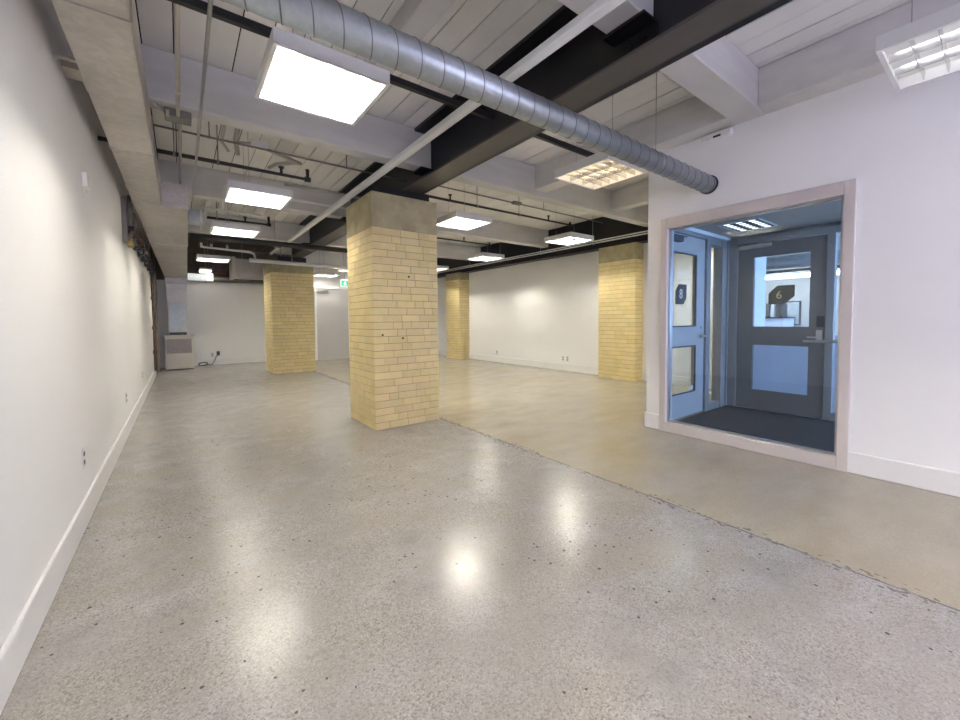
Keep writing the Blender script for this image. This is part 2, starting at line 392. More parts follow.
# baseboards
def bboard(name, x0, x1, y0, y1, label, h=.155):
    b = MB(); b.box(x0, x1, y0, y1, 0, h); struct(name, b, 'trim', label, bevel=.006)
bboard('baseboard_left', XL, XL+.016, YB, 11.0, 'white baseboard along the left wall')
bboard('baseboard_rear', .45, 2.75, YR-.016, YR, 'white baseboard along the rear wall')
bboard('baseboard_right', XR-.016, XR, 2.4, 12.1, 'white baseboard along the far right wall')
bboard('baseboard_window', 3.897, 3.913, YB, wy0-.002, 'white baseboard to the right of the window')
b = MB(); b.box(3.897, 3.913, wy1+.002, 2.301, 0, .155); b.box(3.897, 4.03, 2.285, 2.301, 0, .155)
struct('baseboard_corner', b, 'trim', 'short white baseboard wrapping the wall corner beside the window', bevel=.006)
bboard('baseboard_rear_right', 4.2, 6.7, 12.084, 12.1, 'white baseboard right of the grey rear door')

# plank ceiling: separate boards run front to back
def plank_field(name, x0, x1, y0, y1, mat, label, z=ZC):
    mb = MB(); x = .387 - .182*12
    while x < x1:
        a, b_ = max(x+.0045, x0), min(x+.182-.0045, x1)
        if b_ > a+.01:
            t = random.uniform(.93, 1.05); dz = random.uniform(-.002, .002)
            mb.box(a, b_, y0, y1, z+dz, z+.04, (t, t, t*random.uniform(.98, 1.0)))
        x += .182
    o = struct(name, mb, mat, label); return o
plank_field('ceiling', -1.0, 10.1, YB, 8.9, 'planks', 'white painted plank ceiling with dark gaps')
plank_field('ceiling_rear', -1.0, 2.2, 8.9, 13.1, 'planks_brown', 'bare brown plank ceiling at the rear left')
plank_field('ceiling_rear_right', 2.2, 6.9, 8.9, 13.1, 'planks', 'white painted plank ceiling at the rear right')
b = MB(); b.box(-1.0, 10.1, YB, 13.2, ZC+.010, ZC+.12); struct('ceiling_backing', b, 'gap', 'dark backing above the plank gaps')

# ------------------------------------------------------------------ steel and timber
XS = 2.185
st = thing('steel_beam', 'long black steel beam running front to back above the two free-standing brick columns', 'beam', (XS, 3.3, 2.566))
b = MB(); b.box(XS, XS+.02, YB, 10.4, 2.566, ZC); b.box(1.985, XS, YB, 10.4, ZC-.03, ZC); b.box(XS+.02, 2.3, YB, 10.4, ZC-.03, ZC)
build('web', b, 'steel', st)
b = MB(); b.box(1.985, XS+.006, YB, 10.4, 2.566, 2.584); build('bottom_flange', b, 'flange', st)
b = MB(); b.box(XS+.012, XS+.06, YB, 10.4, 2.572, 2.59); build('rear_flange', b, 'steel', st)
b = MB(); b.box(1.72, 2.31, 4.02, 4.58, 2.464, 2.566); b.box(1.72, 2.31, 9.6, 10.1, 2.42, 2.566); build('bearing_block', b, 'steel', st, bevel=.004)

def tbeam(name, x0, x1, y0, y1, z0, label, group):
    b = MB(); b.box(x0, x1, y0, y1, z0, ZC-.004); return solo(name, b, 'timber', label, 'beam', group, bevel=.008)
GL = 'timber cross beams left of the steel beam'; GR = 'timber cross beams right of the steel beam'
YBM = [(1.25, 1.475, 2.815), (3.735, 3.90, 2.748), (6.22, 6.40, 2.748), (8.72, 8.90, 2.748)]
lt = ['white timber cross beam meeting the steel beam at the top edge of the photo', 'white timber cross beam just behind the large nearest ceiling light',
      'white timber cross beam behind the second ceiling light from the camera', 'white timber cross beam farthest back on the left side']
lr = ['wide white timber cross beam ending on top of the white window wall', 'white timber cross beam behind the light beside the spiral duct',
      'white timber cross beam crossing above the middle of the far right wall', 'white timber cross beam farthest back on the right side']
for i, (y0, y1, z0) in enumerate(YBM):
    tbeam('timber_beam', XL, XS-.006, y0, y1, z0, lt[i], GL)
    tbeam('timber_beam', XS+.026, 3.91 if i == 0 else 6.60, y0, y1, z0, lr[i], GR)
    # black seat under each left beam end
    b = MB(); b.box(XS-.14, XS, y0-.02, y1+.02, z0-.02, z0-.004); b.box(XS-.02, XS-.001, y0-.02, y1+.02, z0-.12, z0-.02)
    for k in range(3): b.tube([(XS-.03, y0+.04+k*.055, z0-.07), (XS, y0+.04+k*.055, z0-.07)], .011, 8)
    build('beam_seat', b, 'steel', st)
tbeam('timber_joist', 1.165, 1.32, 1.475, 3.735, 2.975, 'white timber joist running away from the camera behind the nearest light, left of the steel', 'timber joists')
tbeam('timber_joist', 3.71, 3.915, 1.475, 3.735, 2.815, 'white timber joist running over the corner of the window wall', 'timber joists')
tbeam('timber_joist', 3.71, 3.915, YB, 1.25, 2.815, 'white timber joist on the window wall near the right edge of the photo', 'timber joists')
tbeam('timber_joist', 5.37, 5.53, 1.475, 3.735, 2.815, 'white timber joist farthest right, past the window wall corner', 'timber joists')
b = MB(); b.box(6.60, 6.62, 2.4, 12.1, 2.5, ZC); b.box(6.5, 6.74, 2.4, 12.1, 2.5, 2.52); b.box(6.62, 6.74, 2.4, 12.1, 2.9, ZC)
solo('steel_beam', b, 'steel', 'black steel beam along the top of the far right wall', 'beam')

# ------------------------------------------------------------------ brick columns
def brick_column(x0, x1, y0, y1, zb, zt, label, zc2):
    c = thing('brick_column', label, 'column', ((x0+x1)/2, (y0+y1)/2, 0), 'cream brick columns')
    mb = MB(); n = round(zb/.0752); h = zb/n; j = .004; th = .1
    def run(length, thick_start, k):
        out = []; p = 0
        while p < length-1e-4:
            L = random.choice([.215, .215, .215, .105]) if p > 0 else (.215 if k % 2 else .16)
            if length-p-L < .06: L = length-p
            out.append((p, p+L)); p += L
        return out
    mort = MB(); mort.box(x0+.005, x1-.005, y0+.005, y1-.005, 0, zb)
    for k in range(n):
        z0 = k*h+j; z1 = (k+1)*h-j*.6
        ins = th if k % 2 else 0; ins2 = 0 if k % 2 else th
        for side in range(4):
            if side < 2: L = (x1-x0)-2*ins
            else: L = (y1-y0)-2*ins2
            for a, b_ in run(L, 0, k//2+side):
                t = random.uniform(.92, 1.05); wv = random.uniform(.93, 1.04); pr = random.uniform(-.0015, .0015)
                tt = (t, t*random.uniform(.97, 1.02), t*wv)
                ja = j*.7 if a > 0 else 0; jb = j*.7
                if b_ > L-1e-3: jb = 0
                zz0, zz1 = z0, z1
                if side == 0: mb.box(x0+ins+a+ja, x0+ins+b_-jb, y0-pr, y0+th, zz0, zz1, tt)
                elif side == 1: mb.box(x0+ins+a+ja, x0+ins+b_-jb, y1-th, y1+pr, zz0, zz1, tt)
                elif side == 2: mb.box(x0-pr, x0+th, y0+ins2+a+ja, y0+ins2+b_-jb, zz0, zz1, tt)
                else: mb.box(x1-th, x1+pr, y0+ins2+a+ja, y0+ins2+b_-jb, zz0, zz1, tt)
    build('brickwork', mb, 'brick', c)
    build('mortar', mort, 'mortar', c)
    cp = MB(); cp.box(x0-.004, x1+.004, y0-.004, y1+.004, zb+.001, zt); build('concrete_cap', cp, 'cap', c, bevel=.008)
    return c
col1 = brick_column(1.582, 2.345, 3.92, 4.68, 2.106, 2.464, 'free-standing cream brick column nearest the camera, left of the picture centre', 0)
for hx, hz in ((1.985, 1.616), (1.675, .995), (1.905, .955)):
    b = MB(); b.tube([(hx, 3.915, hz), (hx, 3.93, hz)], .011, 10); build('anchor_hole', b, 'black', col1)
brick_column(1.573, 2.43, 9.5, 10.5, 2.20, 2.42, 'cream brick column farther back on the left, beside the grey rear door', 0)
brick_column(6.50, 6.80, 4.03, 4.81, 2.21, 2.50, 'cream brick column against the right wall, next to the vestibule corner', 0)
brick_column(6.40, 6.80, 9.5, 10.2, 2.30, 2.50, 'small distant cream brick column at the left end of the far right wall', 0)

# ------------------------------------------------------------------ vestibule window (window_1)
fo = .028   # frame proud of wall
f = MB()
yo0, yo1, zo1 = .686, 2.133, 2.135
yi0, yi1, zi0, zi1 = .752, 2.068, .095, 2.035
f.box(3.913-fo, 4.02, yo0, yi0, 0, zo1); f.box(3.913-fo, 4.02, yi1, yo1, 0, zo1)
f.box(3.913-fo, 4.02, yi0, yi1, zi1, zo1); f.box(3.913-fo, 4.02, yi0, yi1, 0, zi0)
win = struct('window_1', f, 'alu', 'large fixed vestibule window in a grey metal frame', bevel=.004)
s = MB(); s.box(3.925, 3.955, yi0, yi0+.018, zi0, zi1); s.box(3.925, 3.955, yi1-.018, yi1, zi0, zi1); s.box(3.925, 3.955, yi0+.018, yi1-.018, zi0, zi0+.018); s.box(3.925, 3.955, yi0+.018, yi1-.018, zi1-.018, zi1)
build('glazing_bead', s, 'chrome', win)
g = MB(); g.box(3.962, 3.970, yi0, yi1, zi0, zi1); build('pane', g, 'glass_big', win)

# vestibule floor mat
b = MB(); b.box(4.035, 5.69, -1.19, 2.18, .001, .012); solo('carpet_mat', b, 'carpet', 'charcoal carpet covering the vestibule floor behind the big window', 'carpet')

# left glazed door (plane Y = 2.235) : storefront
yA, yB_ = 2.19, 2.285
f = MB()
f.box(4.04, 4.09, yA, yB_, 0, 2.13); f.box(5.05, 5.15, yA, yB_, 0, 2.13); f.box(5.44, 5.50, yA-.015, yB_, 0, 2.13); f.box(5.50, 5.60, yA, yB_, 0, 2.13); f.box(5.60, 5.70, yA-.015, yB_, 0, 2.13)
f.box(4.09, 5.05, yA, yB_, 2.08, 2.13); f.box(5.15, 5.44, yA, yB_, 2.03, 2.13); f.box(5.15, 5.44, yA, yB_, 0, .085)
d3 = struct('door_2', f, 'store', 'grey glazed door and sidelight on the left side of the vestibule', bevel=.004)
f = MB()
dx0, dx1 = 4.095, 5.045
for (a, b_, z0, z1) in ((dx0, 4.22, .015, 2.075), (4.83, dx1, .015, 2.075), (4.22, 4.83, .015, .285), (4.22, 4.83, .83, 1.045), (4.22, 4.83, 1.875, 2.075)):
    f.box(a, b_, 2.215, 2.26, z0, z1)
leaf = build('door_leaf', f, 'door_blue', d3)
g = MB(); g.box(4.22, 4.83, 2.235, 2.241, .285, .83); g.box(4.22, 4.83, 2.235, 2.241, 1.045, 1.875); build('pane', g, 'glass', leaf)
g = MB(); g.box(5.15, 5.44, 2.235, 2.241, .085, 2.03); build('pane', g, 'glass', d3)
g = MB()
for (z0, z1) in ((.285, .83), (1.045, 1.875)):
    g.box(4.81, 4.83, 2.205, 2.215, z0, z1); g.box(4.22, 4.24, 2.205, 2.215, z0, z1); g.box(4.24, 4.81, 2.205, 2.215, z0, z0+.015); g.box(4.24, 4.81, 2.205, 2.215, z1-.015, z1)
build('glazing_bead', g, 'slot', leaf)
h = MB(); h.tube([(4.965, 2.215, .93), (4.965, 2.16, .93)], .014, 10); h.tube([(4.975, 2.165, .93), (4.86, 2.165, .93)], .011, 10); h.tube([(4.965, 2.215, .93), (4.965, 2.205, .93)], .028, 14)
h.tube([(4.97, 2.215, 1.03), (4.97, 2.20, 1.03)], .018, 12)
build('door_handle', h, 'chrome', leaf)
h = MB(); h.box(4.14, 4.40, 2.15, 2.212, 1.975, 2.03); h.box(4.2, 4.5, 2.16, 2.18, 2.035, 2.045)
build('door_closer', h, 'slot', leaf, bevel=.006)
h = MB(); h.box(4.76, 4.81, 2.228, 2.234, .30, .35); build('blue_sticker', h, 'lav', leaf)
# charcoal door 6 (plane X = 5.66)
X0 = 5.645; X1 = 5.70
f = MB(); f.box(X0-.02, 5.71, 2.08, 2.188, .012, 2.13); f.box(X0-.02, 5.71, 1.14, 1.21, .012, 2.13); f.box(X0-.02, 5.71, 1.21, 2.08, 2.05, 2.13)
f.box(X0-.02, 5.71, .56, .62, .012, 2.13); f.box(X0-.02, 5.71, .62, 1.14, 2.05, 2.13); f.box(X0-.02, 5.71, .62, 1.14, .012, .10)
d4 = struct('door_3', f, 'store', 'charcoal grey office door with sidelight at the back of the vestibule', bevel=.004)
f = MB(); gy0, gy1 = 1.355, 1.905
for (a, b_, z0, z1) in ((1.215, gy0, .02, 2.045), (gy1, 2.075, .02, 2.045), (gy0, gy1, .02, .255), (gy0, gy1, .81, 1.035), (gy0, gy1, 1.88, 2.045)):
    f.box(X0, X0+.045, a, b_, z0, z1)
leaf = build('door_leaf', f, 'door_dark', d4)
g = MB(); g.box(X0+.02, X0+.026, gy0, gy1, 1.035, 1.88); g.box(X0+.02, X0+.026, gy0, gy1, .255, .81); build('pane', g, 'glass', leaf)
g = MB(); g.box(5.67, 5.676, .62, 1.14, .10, 2.05); build('pane', g, 'glass', d4)
g = MB(); g.box(X0-.055, X0-.001, 1.72, 2.06, 1.985, 2.03); g.tube([(X0-.03, 1.86, 2.03), (X0-.10, 1.72, 2.045), (X0-.02, 1.5, 2.075)], .008, 8)
build('door_closer', g, 'conduit', leaf, bevel=.004)
g = MB(); g.tube([(X0, 1.262, .92), (X0-.05, 1.262, .92)], .013, 10); g.tube([(X0-.045, 1.262, .92), (X0-.045, 1.36, .92)], .010, 10); g.box(X0-.01, X0, 1.235, 1.29, .86, 1.0)
build('door_handle', g, 'chrome', leaf)
g = MB(); g.box(X0-.02, X0, 1.22, 1.285, 1.035, 1.155); build('keypad', g, 'black', leaf, bevel=.003)
g = MB(); g.tube([(X0-.075, 1.385, .873), (X0-.075, .98, .885)], .017, 12); g.tube([(X0-.075, 1.37, .873), (X0, 1.37, .873)], .012, 10); g.tube([(X0-.075, 1.15, .88), (X0, 1.16, .88)], .012, 10)
build('pull_bar', g, 'chrome', leaf)
f = MB(); f.box(X0-.012, 5.71, 1.21, 2.08, .012, .02); build('threshold', f, 'chrome', d4)
# hexagonal unit plates on the glass
pl6 = thing('unit_sign', 'dark cut-corner plate with a gold 6 on the glass of the charcoal door', 'sign', (X0+.012, 1.62, 1.405), 'unit number plates')
xs = X0+.018
b = MB(); b.prism([(xs, 1.75, 1.30), (xs, 1.75, 1.43), (xs, 1.665, 1.52), (xs, 1.495, 1.52), (xs, 1.495, 1.39), (xs, 1.595, 1.30)], (-.006, 0, 0)); build('plate', b, 'black', pl6)
text_part('lettering', '6', .125, 'gold', pl6, (xs-.0075, 1.645, 1.405), (0, -1, 0), (0, 0, 1))
pl8 = thing('unit_sign', 'dark cut-corner plate with a pale 8 on the glass of the left vestibule door', 'sign', (4.5, 2.22, 1.30), 'unit number plates')
ys = 2.233
b = MB(); b.prism([(4.39, ys, 1.30), (4.39, ys, 1.45), (4.46, ys, 1.525), (4.63, ys, 1.525), (4.63, ys, 1.375), (4.56, ys, 1.30)], (0, -.006, 0)); build('plate', b, 'black', pl8)
text_part('lettering', '8', .15, 'lightletter', pl8, (4.50, ys-.0075, 1.412), (1, 0, 0), (0, 0, 1))

# office contents seen through the door glass
b = MB(); b.prism([(5.9, 1.99, 0), (6.7, 1.99, 0), (6.7, .6, 0), (6.5, .6, 0)], (0, 0, .93)); solo('light_catch_panel', b, 'lav', 'pale lavender desk added behind the lower glass of the charcoal door, slanted to catch daylight', 'panel', bevel=.01)  # added backing for the lower glass, turned so its face catches more daylight
b = MB(); b.tube([(8.2, -1.19, 2.08), (8.2, 4.49, 2.08)], .11, 24)
for y in (0, .9, 1.8, 2.7, 3.6): b.tube([(8.2, y, 2.08), (8.2, y+.03, 2.08)], .116, 24)
solo('round_duct', b, 'spiral', 'galvanised round duct in the office, seen through the upper door glass', 'duct', smooth=True)
b = MB(); b.box(8.75, 8.82, -1.19, 4.49, 1.95, 2.0); solo('strut_rail', b, 'steel', 'black rail under the duct in the office beyond the door', 'rail')
t = thing('strip_light', 'bright strip light hanging in the office beyond the charcoal door', 'light', (9.0, 2.6, 1.87))
b = MB(); b.box(8.93, 9.07, 1.7, 3.5, 1.93, 1.97); build('housing', b, 'white_metal', t)
for y in (1.9, 3.3):
    b = MB(); b.tube([(9.0, y, 1.97), (9.0, y, ZC)], .005, 6); build('hanger_rod', b, 'conduit', t)
b = MB(); b.box(8.95, 9.05, 1.72, 3.48, 1.87, 1.93); build('lamp_tube', b, 'strip', t)
t = thing('framed_picture', 'framed pale print on the office wall seen through the door glass', 'picture', (9.98, 2.75, 1.0))
b = MB(); b.box(9.96, 9.999, 2.53, 2.85, .98, 1.47); build('frame', b, 'darkframe', t)
b = MB(); b.box(9.952, 9.96, 2.555, 2.825, 1.005, 1.445); build('print', b, 'art', t)
t = thing('sideboard', 'pale lavender sideboard in the office seen through the door glass', 'cabinet', (9.6, 3.1, 0))
b = MB(); b.box(9.3, 9.9, 2.62, 3.5, 0, 1.12); build('body', b, 'lav', t); b = MB(); b.box(9.28, 9.92, 2.60, 3.52, 1.12, 1.15); build('top', b, 'steel', t)
for k in range(4):
    b = MB(); b.box(9.5, 9.68, 2.67+k*.085, 2.725+k*.085, 1.15, 1.42)
    solo('binder', b, ['slot', 'darkframe', 'white_metal', 'slot'][k], ['grey binder at the right end of the row on the office sideboard', 'brown binder second from the right on the office sideboard', 'white binder on the office sideboard', 'grey binder at the left end of the row on the office sideboard'][k], 'binder', 'binders on the office sideboard')

# ------------------------------------------------------------------ rear door
f = MB(); f.box(3.10, 3.15, 12.06, 12.12, 0, 2.14); f.box(4.08, 4.13, 12.06, 12.12, 0, 2.14); f.box(3.15, 4.08, 12.06, 12.12, 2.09, 2.14)
dr = struct('door_1', f, 'trim', 'light grey rear door in a white frame', bevel=.003)
b = MB(); b.box(3.152, 4.078, 12.085, 12.13, .001, 2.088); lf = build('door_leaf', b, 'door_beige', dr)
b = MB(); b.box(3.2, 3.48, 12.02, 12.084, 1.985, 2.045); b.box(3.3, 3.75, 12.0, 12.02, 2.05, 2.065); build('door_closer', b, 'conduit', lf, bevel=.005)
b = MB(); b.tube([(4.0, 12.085, .91), (4.0, 12.02, .91), (3.88, 12.02, .91)], .012, 8); build('door_handle', b, 'chrome', lf)
t = thing('exit_sign', 'green running-man exit sign hanging by the rear door', 'sign', (3.62, 11.0, 2.08))
b = MB(); b.box(3.50, 3.76, 11.0, 11.05, 2.07, 2.27); build('housing', b, 'white_metal', t)
b = MB(); b.box(3.515, 3.745, 10.994, 11.0, 2.085, 2.255); build('face', b, 'exit_lit', t)
b = MB(); b.box(3.535, 3.725, 10.989, 10.994, 2.095, 2.245); build('green_panel', b, 'green', t)
b = MB(); b.prism([(3.60, 10.987, 2.11), (3.62, 10.987, 2.11), (3.635, 10.987, 2.15), (3.66, 10.987, 2.12), (3.675, 10.987, 2.125), (3.65, 10.987, 2.165), (3.655, 10.987, 2.20), (3.63, 10.987, 2.21), (3.60, 10.987, 2.18), (3.615, 10.987, 2.15)], (0, .002, 0))
b.tube([(3.655, 10.985, 2.225), (3.655, 10.989, 2.225)], .011, 10); build('running_figure', b, 'exit_lit', t)
b = MB(); b.tube([(3.63, 11.025, 2.27), (3.63, 11.025, 3.12)], .006, 6); build('hanger_rod', b, 'conduit', t)

# ------------------------------------------------------------------ ceiling lights
def make_light(loc, label, tube='tube'):
    x, y, z = loc; W = .30
    t = thing('ceiling_light', label, 'light', loc, 'suspended square fluorescent lights')
    b = MB()
    b.box(x-W, x+W, y-W, y-W+.008, z, z+.066); b.box(x-W, x+W, y+W-.008, y+W, z, z+.066)
    b.box(x-W, x-W+.008, y-W+.008, y+W-.008, z, z+.066); b.box(x+W-.008, x+W, y-W+.008, y+W-.008, z, z+.066); b.box(x-W, x+W, y-W, y+W, z+.066, z+.07)
    b.box(x-.12, x+.12, y-.2, y+.2, z+.07, z+.085)
    build('housing', b, 'white_metal', t)
    b = MB(); b.box(x-W+.008, x+W-.008, y-W+.008, y+W-.008, z+.060, z+.0655); build('reflector', b, 'reflector', t)
    b = MB(); f_ = .02
    b.box(x-W, x+W, y-W, y-W+f_, z-.006, z); b.box(x-W, x+W, y+W-f_, y+W, z-.006, z); b.box(x-W, x-W+f_, y-W+f_, y+W-f_, z-.006, z); b.box(x+W-f_, x+W, y-W+f_, y+W-f_, z-.006, z)
    build('frame', b, 'white_metal', t)
    b = MB(); i0 = -W+f_; L = 2*(W-f_); z0, z1 = z+.001, z+.042
    def blade(ax, p):
        if ax == 0: b.hexa([(x+p-.002, y+i0, z0), (x+p+.002, y+i0, z0), (x+p+.002, y-i0, z0), (x+p-.002, y-i0, z0), (x+p-.009, y+i0, z1), (x+p+.009, y+i0, z1), (x+p+.009, y-i0, z1), (x+p-.009, y-i0, z1)])
        else: b.hexa([(x+i0, y+p-.002, z0), (x-i0, y+p-.002, z0), (x-i0, y+p+.002, z0), (x+i0, y+p+.002, z0), (x+i0, y+p-.006, z1), (x-i0, y+p-.006, z1), (x-i0, y+p+.006, z1), (x+i0, y+p+.006, z1)])
    for k in range(1, 3): blade(0, i0+L*k/3)
    for k in range(1, 6): blade(1, i0+L*k/6)
    build('louvre', b, 'blade', t)
    for k in range(3):
        b = MB(); xx = x+i0+L*(k+.5)/3; b.tube([(xx, y-.26, z+.052), (xx, y+.26, z+.052)], .0085, 8)
        build('lamp_tube', b, tube, t, smooth=True)
    for sy in (-.2, .2):
        b = MB(); b.tube([(x-.1, y+sy, z+.085), (x-.1, y+sy, ZC)], .0025, 6); b.tube([(x-.1, y+sy, z+.083), (x-.1, y+sy, z+.10)], .010, 8)
        build('hanger_wire', b, 'conduit', t)
    return t
Lts = [((.70, 2.47, 2.50), 'large bright ceiling light nearest the camera on the left, beneath the spiral duct'),
       ((.72, 5.03, 2.50), 'second ceiling light from the camera in the left row'),
       ((.70, 7.10, 2.50), 'third ceiling light from the camera in the left row'),
       ((.61, 10.55, 2.50), 'fourth ceiling light from the camera in the left row, near the rear wall'),
       ((3.205, 2.36, 2.50), 'ceiling light with a visible louvre grid, hanging against the spiral duct'),
       ((3.21, 4.67, 2.50), 'ceiling light just right of the nearest brick column'),
       ((5.43, 4.64, 2.50), 'ceiling light in front of the far right wall, nearer of the two there'),
       ((5.44, 7.02, 2.50), 'ceiling light in front of the far right wall, farther of the two there'),
       ((5.44, 9.3, 2.50), 'small distant ceiling light above the smallest brick column'),
       ((3.175, .15, 2.50), 'ceiling light cut off at the right edge of the photo'),
       ((.70, .15, 2.50), 'unseen ceiling light added above the camera'),  # out of view, added for the light it gives
       ((.70, -2.1, 2.50), 'unseen ceiling light added farthest behind the camera on the left'),  # out of view, added to illuminate the near part of the room
       ((3.175, -2.1, 2.50), 'unseen ceiling light added farthest behind the camera on the right'),  # out of view, added to brighten the window wall
       ((5.90, 2.70, 2.50), 'unseen ceiling light added behind the vestibule to light the wall seen through the left door'),  # unseen, added to brighten the wall behind the left door glass
       ((3.21, 7.02, 2.50), 'unseen ceiling light added behind the nearest brick column to light the far room'),  # unseen, added to light the far part of the room
       ((3.3, 11.6, 2.42), 'flat ceiling light right above the grey rear door'),
       ((3.72, 10.65, 2.50), 'ceiling light peeking out left of the nearest brick column above the exit sign')]
first = None; first_warm = None
WARM = {4: 'tube_warm', 9: 'tube_low', 15: 'tube_weak', 16: 'tube_weak'}
for i, (loc, lab) in enumerate(Lts):
    if i in WARM: make_light(loc, lab, WARM[i])
    elif first is None: first = make_light(loc, lab)
    else: dup(first, loc, lab)
# vestibule troffer
t = thing('recessed_light', 'small recessed louvred light in the vestibule ceiling', 'light', (5.0, 1.78, 2.17))
b = MB(); x, y, z = 5.07, 1.78, 2.166
b.box(x-.28, x+.28, y-.20, y-.185, z-.004, z+.003); b.box(x-.28, x+.28, y+.185, y+.20, z-.004, z+.003); b.box(x-.28, x-.265, y-.2, y+.2, z-.004, z+.003); b.box(x+.265, x+.28, y-.2, y+.2, z-.004, z+.003)
build('frame', b, 'white_metal', t)
b = MB(); b.box(x-.265, x+.265, y-.185, y+.185, z-.001, z+.002); build('grey_louvre', b, 'slot', t)
for i in range(6):
    for k in range(3):
        b = MB(); xx = x-.225+i*.09; yy = y-.12+k*.12; b.box(xx-.026, xx+.010, yy-.028, yy+.028, z-.004, z-.001); build('lit_cell', b, 'tube_dim', t)

# ------------------------------------------------------------------ spiral duct
t = thing('spiral_duct', 'round galvanised spiral duct crossing the room into the window wall', 'duct', (1.9, 1.695, 2.29))
YD, ZD, RD = 1.695, 2.365, .074
b = MB(); b.tube([(XL+.005, YD, ZD), (3.91, YD, ZD)], RD, 40); build('duct_body', b, 'spiral', t, smooth=True)
b = MB(); pts = []; pitch = .118; x = XL+.02; n = 0
while x < 3.9:
    a = n*2*math.pi/24; pts.append((x, YD+(RD+.0005)*math.cos(a), ZD+(RD+.0005)*math.sin(a))); n += 1; x += pitch/24
b.tube(pts, .0027, 6); build('seam', b, 'conduit_dark', t, smooth=True)
b = MB(); b.tube([(3.895, YD, ZD), (3.911, YD, ZD)], RD+.009, 40); build('wall_collar', b, 'black', t, smooth=True)
for x in (.15, 3.0):
    b = MB(); b.tube([(x, YD, ZD+RD), (x, YD, ZC)], .003, 6); b.tube([(x-.012, YD, ZD), (x+.012, YD, ZD)], RD+.003, 32); build('hanger_strap', b, 'conduit', t)

# ------------------------------------------------------------------ rectangular duct, left
t = thing('rectangular_duct', 'large galvanised rectangular duct along the top of the left wall', 'duct', (-.29, 3, 2.65))
b = MB(); b.box(-.378, -.132, YB+.02, 5.7, 2.45, 2.735); build('straight_run', b, 'galv', t, bevel=.004)
for y in (.9, 2.33, 4.05):
    b = MB(); b.box(-.385, -.125, y-.010, y+.010, 2.443, 2.742); build('joint_flange', b, 'galv', t)
pr = lambda y: (y-5.7)/(11.9-5.7)
def sec(y):
    k = pr(y); return (-.377+k*.107, .105+k*.045, 2.45-k*.26)
b = MB(); a0 = sec(5.7); a1 = sec(11.9)
b.hexa([(a0[0], 5.7, a0[2]), (a0[1], 5.7, a0[2]), (a1[1], 11.9, a1[2]), (a1[0], 11.9, a1[2]), (a0[0], 5.7, 2.71), (a0[1], 5.7, 2.71), (a1[1], 11.9, 2.71), (a1[0], 11.9, 2.71)])
build('plenum', b, 'galv', t)
for y in (5.72, 7.9):
    q = sec(y); b = MB(); b.box(q[0]-.008, q[1]+.008, y-.012, y+.012, q[2]-.01, 2.72); build('plenum_flange', b, 'galv', t)
b = MB(); b.box(-.27, .15, 11.88, 11.92, 2.05, 2.19); b.hexa([(-.27, 11.9, 2.05), (.15, 11.9, 2.05), (.15, 12.4, 2.05), (-.27, 12.4, 2.05), (-.27, 11.9, 2.5), (.15, 11.9, 2.5), (.15, 12.4, 2.5), (-.27, 12.4, 2.5)])
build('end_box', b, 'galv', t)
t = thing('furnace_riser', 'tall blue-grey metal riser standing on the cream cabinet in the rear left corner', 'duct', (-.07, 12.2, .83))
b = MB(); b.hexa([(-.245, 12.0, 1.66), (.115, 12.0, 1.66), (.115, 12.4, 1.66), (-.245, 12.4, 1.66), (-.265, 11.96, 2.05), (.145, 11.96, 2.05), (.145, 12.4, 2.05), (-.265, 12.4, 2.05)]); build('transition', b, 'galv', t)
b = MB(); b.box(-.245, .115, 12.0, 12.4, .90, 1.66); build('body', b, 'galv', t)
b = MB(); b.box(-.225, .085, 11.985, 12.0, .93, 1.62); build('front_panel', b, 'blue_metal', t, bevel=.004)
b = MB(); b.box(-.235, .105, 12.01, 12.39, .835, .90); build('neck', b, 'black', t)
t = thing('furnace_cabinet', 'cream metal cabinet with a mauve grille standing in the rear left corner', 'cabinet', (-.06, 12.2, 0))
b = MB(); b.box(-.33, .23, 11.95, 12.45, .02, .80); build('body', b, 'cream_metal', t, bevel=.006)
b = MB(); b.box(-.345, .245, 11.93, 12.46, .80, .835); build('top', b, 'cream_metal', t, bevel=.004)
b = MB(); b.box(-.29, .19, 11.94, 11.952, .40, .74)
for k in range(10): b.box(-.28, .18, 11.932, 11.942, .42+k*.031, .432+k*.031)
build('grille', b, 'grille', t)
b = MB(); b.box(-.30, .20, 11.94, 11.952, .05, .36); build('lower_panel', b, 'cream_metal', t, bevel=.003)
b = MB(); b.box(-.31, .21, 11.97, 12.43, 0, .02); build('plinth', b, 'slot', t)

# loose cable on the floor at the rear
pts = []
for k in range(40):
    a = k*.45; pts.append((.42+.10*math.cos(a), 12.42+.08*math.sin(a), .03+.055*(1+math.sin(a*1.03))*.6))
pts += [(.62, 12.5, .03), (.68, 12.6, .12), (.72, 12.66, .22), (.76, 12.675, .27)]
b = MB(); b.tube(pts, .010, 6); solo('coiled_cable', b, 'black', 'black cable coiled on the floor beside the cream cabinet and plugged into the rear wall', 'cable', smooth=True)

